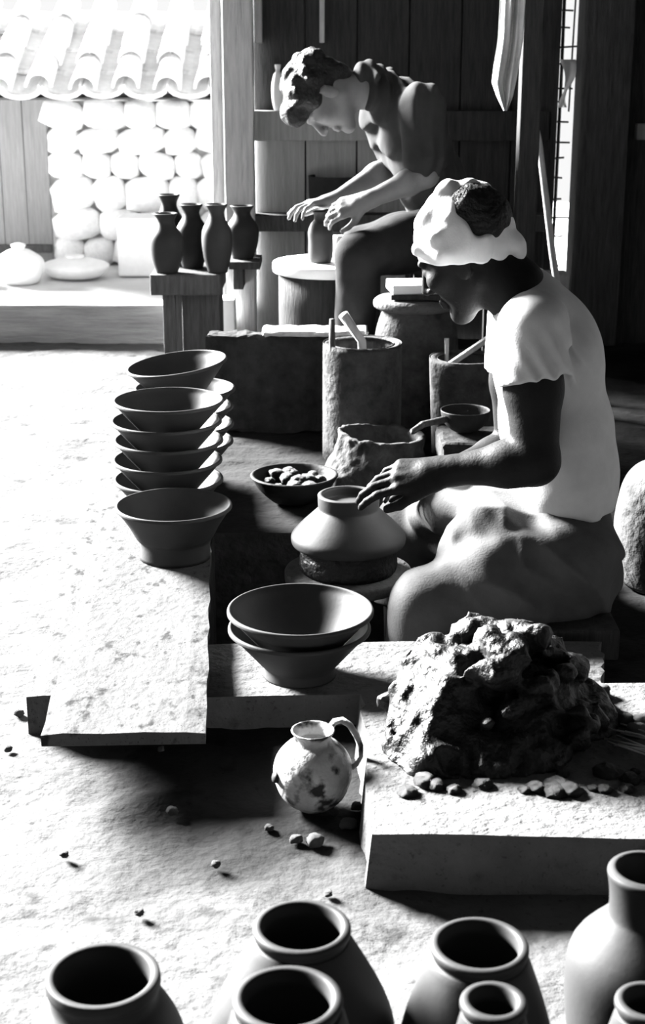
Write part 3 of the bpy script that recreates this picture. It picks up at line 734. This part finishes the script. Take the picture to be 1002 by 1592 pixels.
# ---- lidded jar with boards
lj = at(648, 455, 4.44)
jar = empty('lidded_jar', (lj.x, lj.y, 0)); tag(jar, 'squat lidded jar with boards on it beside the young potter', 'jar')
lathe_obj('jar_body', [(0, 0), (.08, 0), (.08, 0), (.115, .12), (.128, .25), (.122, .33), (.105, .385), (.1, .395), (0, .395)], 'barrel_clay', jar, (0, 0, 0), 48, 4)
lathe_obj('lid', [(0, .395), (.118, .395), (.118, .395), (.130, .402), (.131, .418), (.12, .428), (.12, .428), (0, .432)], 'pale_slab', jar, (0, 0, 0), 48, 3)
lb = tag(box('small_board', lj.x - .075, lj.x + .12, lj.y - .09, lj.y + .07, .432, .447, 'dark_wood', None, .003), 'dark board lying on the lidded jar', 'board'); lb.rotation_euler.z = R(-5)
lb = tag(box('pale_box', lj.x - .085, lj.x + .085, lj.y - .07, lj.y + .07, .447, .475, 'white_ware', None, .004), 'flat white box on top of the lidded jar', 'box'); lb.rotation_euler.z = R(6)

# ---- barrels with sticks
def barrel(x, y, h, r0, r1, label):
    t = .023
    o = lathe_obj('clay_barrel', [(0, 0), (r0, 0), (r0, 0), ((r0 + r1) / 2, h * .5), (r1, h - .012), (r1 - .003, h - .002), (r1 - .01, h), (r1 - t, h - .006), (r1 - t, h - .02), (r0 - t, h * .3), (r0 - t, .03), (r0 - t, .03), (0, .03)], 'barrel_clay', None, (x, y, 0), 56, 3, .006)
    return tag(o, label, 'barrel', 'clay barrels')
ba = at(563, 533, 4.2); barrel(ba.x, 4.2, ba.z, .114, .113, 'tall pale-rimmed clay barrel with two sticks standing in it')
bb = at(724, 555, 4.2); barrel(bb.x, 4.2, bb.z, .092, .105, "clay barrel with slanting stick beside the seated potter's shoulder")
tag(tube('wooden_stick', [Vector((ba.x + .02, 4.19, .04)), at(562, 530, 4.18), at(533, 489, 4.16)], [.013, .013, .015], 'pale_wood', None, 10, own_origin=True), 'thick slanting stick standing in the tall clay barrel', 'stick')
tag(tube('wooden_stick', [Vector((ba.x - .075, 4.15, .04)), at(516, 530, 4.14), at(516, 496, 4.14)], [.009, .009, .008], 'old_wood', None, 8, own_origin=True), 'short upright stick at the edge of the tall clay barrel', 'stick')
tag(tube('wooden_stick', [Vector((bb.x - .07, 4.16, .05)), at(700, 566, 4.14), at(756, 528, 4.24)], [.009, .010, .010], 'pale_wood', None, 8, own_origin=True), "slanting pale stick leaning in the barrel by the potter's shoulder", 'stick')
tag(tube('wooden_stick', [Vector((bb.x - .05, 4.25, .05)), at(694, 550, 4.26), at(694, 526, 4.26)], [.006, .006, .007], 'pale_wood', None, 8, own_origin=True), "thin upright stick in the barrel by the potter's shoulder", 'stick')

# ---- rough clay ring pot, basin of clay, block with dipper
rp = at(592, 668, 3.93)
O = Solid((rp.x - .2, 3.72, -.02), (rp.x + .2, 4.08, .22), .005)
O.cap((rp.x, 3.93, 0), (rp.x, 3.93, rp.z + .04), .122, .116, .01); O.cap((rp.x - .02, 3.92, -.03), (rp.x - .02, 3.92, .0), .145, .14, .03)
O.ell((rp.x - .1, 3.86, .03), (.05, .05, .03), None, .03)
O.plane((0, 0, rp.z), (.07, 0, 1)); O.cap((rp.x, 3.93, .05), (rp.x, 3.93, .3), .1, .1, .008, 'sub'); O.plane((0, 0, -.005), (0, 0, -1))
O.displace(lambda x, y, z: .010 * fbm(x * 24, y * 24, z * 24, 3, 6) + .004 * fbm(x * 70, y * 70, z * 70, 2, 3))
tag(O.obj('clay_tub', 'barrel_clay'), 'rough-walled round clay tub behind the hand of the seated potter', 'tub')
bn = at(457, 718, 3.76)
tag(lathe_obj('clay_basin', [(0, 0), (.06, 0), (.06, 0), (.092, .03), (.112, .062), (.114, .068), (.108, .07), (.10, .062), (.08, .035), (0, .022)], 'dark_ware', None, (bn.x, 3.76, 0), 48, 3, .015), 'shallow dark basin full of clay scraps behind the wheel', 'basin')
lump_me = []
def lump_mesh(seed, mat, amp=.35):
    bm = bmesh.new(); bmesh.ops.create_icosphere(bm, subdivisions=3, radius=1); P = np.array([v.co[:] for v in bm.verts])
    n = 1 + amp * fbm(P[:, 0] * 1.6 + seed * 9, P[:, 1] * 1.6, P[:, 2] * 1.6, 4, seed)
    for v, q in zip(bm.verts, n): v.co *= float(q)
    me = bpy.data.meshes.new('clay_lump'); bm.to_mesh(me); bm.free(); me.materials.append(MATS[mat]); me.polygons.foreach_set('use_smooth', [True] * len(me.polygons)); return me
wl = [lump_mesh(s, 'wet_clay', .45) for s in range(4)]; sl_ = [lump_mesh(s + 10, 'pale_slab', .5) for s in range(4)]
def lump(me, name, x, y, z, s, label, cat, group, sq=(1, 1, .7)):
    o = bpy.data.objects.new(name, me); COL.objects.link(o); o.location = (x, y, z); o.scale = (s * sq[0], s * sq[1], s * sq[2]); o.rotation_euler = (0, 0, random.uniform(0, 6)); return tag(o, label, cat, group)
for k in range(16):
    a = random.uniform(0, 6.28); q = .075 * math.sqrt(random.random())
    lump(random.choice(wl), 'clay_scrap', bn.x + q * math.cos(a) * 1.0, 3.76 + q * math.sin(a), .045 + .012 * random.random(), random.uniform(.013, .024), 'dark wet clay scrap lying in the shallow basin', 'clay scrap', 'clay scraps in the basin')
for k in range(7):
    lump(random.choice(wl), 'clay_clod', bn.x + .13 + .025 * k % .1, 3.64 + .02 * k % .09, .012, random.uniform(.014, .026), 'small clay clod between the basin and the clay tub', 'clay clod', 'clods beside the basin')
tag(box('work_block', .31, .51, 3.72, 3.93, -.01, .16, 'dark_earth', None, .012, .004, 6), 'clay-smeared block beside the clay tub', 'block')
dp = at(722, 668, 3.85)
dip = empty('gourd_dipper', (dp.x, 3.85, .16)); tag(dip, 'dark gourd dipper lying on the clay-smeared block', 'dipper')
lathe_obj('dipper_bowl', [(0, 0), (.03, .005), (.058, .03), (.066, .06), (.063, .06), (.055, .034), (0, .01)], 'dark_ware', dip, (0, 0, .0), 32, 3)
tube('handle', [(dp.x - .05, 3.82, .205), (dp.x - .12, 3.74, .21), (dp.x - .15, 3.70, .20)], [.010, .009, .008], 'old_wood', dip, 8)

# ================================================================== STOOL WITH BOTTLES BY THE DOOR
sy = 5.5; s0 = at(238, 420, sy); s1 = at(345, 420, sy); stz = at(290, 420, sy).z
bs_ = empty('bottle_stool', ((s0.x + s1.x) / 2, sy, 0)); tag(bs_, 'thick-topped wooden stool holding clay bottles by the doorway', 'stool')
box('seat', s0.x, s1.x, sy - .12, sy + .22, stz - .075, stz, 'old_wood', bs_, .006, .002, 6)
box('leg', s0.x + .04, s0.x + .085, sy - .085, sy - .04, 0, stz - .075, 'old_wood', bs_); box('leg', s0.x + .045, s0.x + .09, sy + .15, sy + .2, 0, stz - .075, 'old_wood', bs_)
box('side_panel', s0.x + .105, s1.x - .01, sy - .03, sy + .18, 0, stz - .075, 'old_wood', bs_, .005)
sh = empty('post_shelf', (-.33, 5.84, stz - .03)); tag(sh, 'small shelf board fixed to the door post', 'shelf')
box('board', s1.x + .01, -.24, 5.72, 5.93, stz - .03, stz, 'old_wood', sh, .004); box('bracket', -.35, -.31, 5.80, 5.93, stz - .12, stz - .03, 'old_wood', sh, .004)
def bottle(x, y, z, h, r, label):
    o = lathe_obj('clay_bottle', [(0, 0), (r * .62, 0), (r * .62, 0), (r * .88, h * .22), (r, h * .46), (r * .92, h * .64), (r * .58, h * .79), (r * .50, h * .88), (r * .64, h * .96), (r * .72, h), (r * .56, h), (r * .4, h * .88), (0, h * .7)], 'clay_jar_dark', None, (x, y, z), 36, 4)
    return tag(o, label, 'bottle', 'clay bottles by the doorway')
for (px, top, Yb, r, zb, lab) in ((262, 303, 5.66, .058, stz, 'tallest clay bottle at the back of the bottle stool'), (257, 332, 5.44, .062, stz, 'round-shouldered clay bottle at the outer edge of the bottle stool'),
                         (297, 318, 5.56, .060, stz, 'clay bottle in the middle of the bottle stool'), (336, 318, 5.44, .056, stz, 'clay bottle at the post end of the bottle stool'),
                         (376, 320, 5.82, .064, stz, 'clay bottle with wide lip on the shelf at the post')):
    p = at(px, top, Yb); bottle(p.x, Yb, zb, p.z - zb, r, lab)
tag(box('white_brick', -.40, -.345, 5.78, 5.90, .148 - .15, .20, 'white_ware', None, .006), 'small white block at the foot of the door post', 'block')

# ================================================================== FOREGROUND RIGHT: clay slab and heap
CS = .085
tag(quad_plank('clay_bench', [(.072, 1.865), (.62, 1.84), (.80, 2.39), (.068, 2.37)], -.02, CS, 'pale_slab', 22, .006, flare=.010), 'broad pale earthen slab under the heap of wet clay', 'slab')
M_ = Solid((.08, 1.95, CS - .012), (.60, 2.62, .36), .0055)
M_.ell((.19, 2.20, .09), (.085, .14, .10), None, .03); M_.ell((.26, 2.27, .13), (.09, .10, .085), None, .03)
M_.ell((.33, 2.24, .10), (.10, .13, .10), None, .03); M_.ell((.25, 2.12, .08), (.14, .09, .05), None, .04); M_.ell((.42, 2.26, .07), (.07, .11, .06), None, .03)
M_.cap((.135, 2.12, .08), (.185, 2.25, .20), .030, .026, .02); M_.cap((.17, 2.06, .09), (.225, 2.20, .20), .035, .03, .015)
hr = np.random.default_rng(11)
for k in range(70):
    a = hr.uniform(0, 2 * math.pi); t = math.sqrt(hr.uniform(.02, 1)); x = .285 + .175 * t * math.cos(a); y = 2.22 + .15 * t * math.sin(a); z = CS + .155 * (1 - t * t) ** .6 * (1 - .9 * max(0, x - .33) / .2) + hr.uniform(-.01, .01)
    q = Matrix.Rotation(hr.uniform(0, 6.28), 3, 'Z') @ Matrix.Rotation(hr.uniform(-.9, .9), 3, 'X'); sz = hr.uniform(.018, .042) * (.75 if x < .24 else 1)
    M_.ell((x, y, z), (sz, sz * hr.uniform(.5, .9), sz * hr.uniform(.35, .7)), [list(q[i_]) for i_ in range(3)], .003)
M_.displace(lambda x, y, z: .012 * fbm(x * 14, y * 14, z * 14, 2, 6) + .010 * (np.abs(fbm(x * 26, y * 26, z * 18, 2, 17)) * 2.5 - .8) + .005 * fbm(x * 60, y * 60, z * 60, 3, 5), band=.059)
M_.plane((0, 0, CS - .003), (0, 0, -1))
tag(M_.obj('clay_heap', 'wet_clay'), 'large rough heap of dark wet clay on the pale slab', 'clay heap')
for k in range(26):
    x = random.uniform(.12, .56); y = 1.97 + random.random() * .07 + .25 * max(0, x - .40)
    lump(random.choice(wl), 'clay_clod', x, y, CS + .002, random.uniform(.006, .022), 'small dark clay clod fallen at the foot of the heap', 'clay clod', 'clods round the clay heap')
for k in range(5):
    lump(random.choice(sl_), 'dry_clod', random.uniform(.46, .62), random.uniform(2.12, 2.34), CS + .006, random.uniform(.012, .03), 'pale dry clod beside the dark clay heap', 'clay clod', 'dry clods beside the heap')
for k in range(9):
    a = Vector((random.uniform(.44, .5), random.uniform(2.1, 2.2), CS + .012)); e = a + Vector((random.uniform(.08, .14), random.uniform(-.14, -.05), -.004))
    tag(tube('straw', [a, a.lerp(e, .5) + Vector((0, 0, .008)), e], .0016, 'pale_wood', None, 5, own_origin=True), 'thin straw lying beside the clay heap', 'straw', 'straws beside the heap')

# ---- stoneware jug on the ground
jg = at(486, 1152, 2.10); jx, jy = jg.x, 2.10
jug = empty('glazed_jug', (jx, jy, 0)); tag(jug, 'small mottled jug with strap handle on the ground', 'jug')
r_ = .062
lathe_obj('jug_body', [(0, 0), (.025, 0), (.03, .002), (.05, .02), (r_, .055), (.058, .083), (.042, .104), (.030, .112), (.029, .121), (.034, .130), (.031, .131), (.025, .122), (.024, .112), (.03, .10), (0, .03)], 'glaze_jug', jug, (0, 0, 0), 48, 4)
tube('handle', [(jx + .024, jy + .02, .122), (jx + .034, jy + .024, .134), (jx + .046, jy + .025, .136), (jx + .058, jy + .02, .130), (jx + .068, jy + .014, .116), (jx + .075, jy + .008, .10), (jx + .075, jy + .003, .084), (jx + .068, jy, .072), (jx + .058, jy, .064)], [.007, .0075, .0075, .0075, .0075, .007, .007, .0075, .008], 'glaze_jug', jug, 8, .6)
tube('spout', [(jx - .045, jy - .02, .058), (jx - .060, jy - .026, .064)], [.011, .009], 'dark_ware', jug, 12)

# ---- jar at the frame edge behind the potter
sj = at(1004, 735, 3.08)
bj = tag(lathe_obj('storage_jar', [(0, 0), (.10, 0), (.10, 0), (.122, sj.z * .2), (.128, sj.z * .5), (.120, sj.z * .75), (.108, sj.z * .9), (.085, sj.z * 1.0), (.05, sj.z * 1.04), (0, sj.z * 1.05)], 'barrel_clay', None, (sj.x + .075, 3.12, 0), 48, 4), "round-topped clay jar behind the seated potter's back, cut by the frame edge", 'jar')

# ================================================================== FOREGROUND JARS
def fjar(px, py, Y, rm, rb, label, hb=.5, mat='clay_jar', neck=0, lip=.006):
    p = at(px, py, Y); h = p.z; t = .008
    if neck:
        pts = [(0, 0), (rb * .6, 0), (rb * .6, 0), (rb * .9, h * .25), (rb, h * .5), (rb * .93, h * .66), (rm * 1.15, h - neck - .012), (rm * .98, h - neck), (rm * .98, h - neck * .6), (rm * 1.04, h - .012), (rm + lip, h - .004), (rm, h), (rm - t, h - .003), (rm - t, h - neck), (rb * .85, h * .6), (rb * .8, h * .3), (0, .02)]
    else:
        pts = [(0, 0), (rb * .6, 0), (rb * .6, 0), (rb * .88, h * .22), (rb, h * hb), (rb * .9, h * (hb + .2)), (rm * 1.12, h - .022), (rm * 1.0, h - .013), (rm + lip * .5, h - .006), (rm + lip * .3, h), (rm - t * .6, h + .001), (rm - t, h - .006), (rm - t, h - .014), (rm * 1.0, h - .03), (rb * .82, h * (hb + .18)), (rb - t, h * hb), (rb * .7, h * .15), (0, .02)]
    o = lathe_obj('clay_jar', pts, mat, None, (p.x, Y, 0), 72, 4); return tag(o, label, 'jar', 'jars in the foreground')
fjar(160, 1515, 1.362, .059, .088, 'wide-mouthed pale jar at the lower left corner', .5, neck=.028, lip=.002)
fjar(469, 1440, 1.385, .050, .103, 'round-bodied jar with dark flank in the middle of the foreground', .42)
fjar(447, 1551, 1.155, .0475, .085, 'jar directly before the round-bodied dark-flanked jar', .45)
fjar(745, 1468, 1.36, .0495, .084, 'broad-mouthed jar standing below the clay slab, a tiny jar before it', .45)
fjar(767, 1556, 1.178, .0285, .058, 'tiny-mouthed small jar before the broad-mouthed jar', .4)
fjar(1006, 1352, 1.42, .040, .083, 'tall-necked pale jar at the frame edge below the clay slab', .5, neck=.05, lip=.003)
fjar(1008, 1556, 1.235, .030, .055, 'small jar at the lower right corner before the tall-necked jar', .45)

# ---- pebbles on the floor
PB = [(460, 1306, .010), (489, 1308, .014), (541, 1282, .013), (268, 1262, .009), (250, 1165, .006), (160, 1145, .005), (418, 1288, .007), (520, 1262, .008), (555, 1255, .010), (30, 1110, .009), (12, 1165, .008), (335, 1345, .007), (510, 1390, .006), (100, 1330, .007), (216, 1420, .007)]
for px, py, s in PB:
    t = -(CAM_H) / (at(px, py, 1.0).z - CAM_H)
    lump(random.choice(sl_), 'pebble', at(px, py, 1.0).x * t, t, s * .2, s, 'small pebble lying on the earth floor before the planks', 'pebble', 'pebbles on the floor')

# ================================================================== RIGHT BACKGROUND: rag, pole, box, scrap
rail = tag(tube('bamboo_rail', [(-.27, 4.5, 1.75), (.5, 4.5, 1.74), (1.4, 4.5, 1.75)], .014, 'bamboo', None, 10), 'bamboo rail under the roof carrying the rag', 'rail')
top = 1.75; ra = at(790, 0, 4.5)
def rag_sheet():
    n, m = 26, 40; V = []; Fc = []
    pts = [(776, -260, 822), (776, -120, 818), (778, 0, 815), (775, 60, 812), (768, 105, 806), (765, 128, 802), (772, 150, 797), (782, 172, 787)]
    for i in range(m + 1):
        t = i / m * (len(pts) - 1); k = min(int(t), len(pts) - 2); f = t - k
        xl, yy, xr = [pts[k][j] * (1 - f) + pts[k + 1][j] * f for j in range(3)]
        for side in (0, 1):
            for j in range(n + 1):
                u = j / n; p = at(xl + (xr - xl) * u, yy, 4.5); p.y += .018 * math.sin(u * 11 + t * .5) * min(1, (m - i) / 8) + .010 * math.sin(u * 23 + 1) - (.0015 if side else 0); V.append(p)
    L_ = 2 * (n + 1)
    for i in range(m):
        for j in range(n):
            a = i * L_ + j; Fc.append((a, a + L_, a + L_ + 1, a + 1)); a += n + 1; Fc.append((a, a + 1, a + L_ + 1, a + L_))
    return V, Fc
V, Fc = rag_sheet(); rg = mesh_obj('hanging_rag', V, Fc, 'rag_cloth'); tag(rg, 'limp pale rag hanging above the seated potter', 'rag')
pb_ = at(858, 392, 5.02); pt_ = at(811, 85, 5.12)
dv = (pb_ - pt_); end = pb_ + dv * (pb_.z / -dv.z)
tag(tube('bamboo_pole', [end, pb_, pt_.lerp(pb_, .45) + Vector((.012, 0, 0)), pt_], [.012, .012, .011, .009], 'bamboo', None, 10, own_origin=True), 'thin bamboo pole leaning beside the bright lattice slit', 'pole')
cx = at(860, 440, 5.62)
tag(box('small_crate', cx.x - .045, cx.x + .05, 5.56, 5.68, 0, cx.z + .04, 'pale_wood', None, .004), "small pale crate on end behind the seated potter's shoulder", 'crate')
sc0 = at(880, 130, 6.0)
Vs = []; Fs = []
for i in range(13):
    for j in range(5):
        t = i / 12; u = j / 4 - .5; wv_ = .035 * abs(1 - 1.5 * t) + .006
        Vs.append((sc0.x + .012 * math.sin(t * 5) + u * wv_ * 1.6, 6.0 + .012 * math.sin(u * 5 + t * 6), sc0.z + .09 - t * .18))
for i in range(12):
    for j in range(4): Fs.append((i * 5 + j, i * 5 + 5 + j, i * 5 + 6 + j, i * 5 + 1 + j))
o = mesh_obj('paper_scrap', Vs, Fs, 'rag_cloth'); md = o.modifiers.new('thickness', 'SOLIDIFY'); md.thickness = .0015
tag(o, 'torn scrap of paper caught on the bright lattice', 'paper scrap')
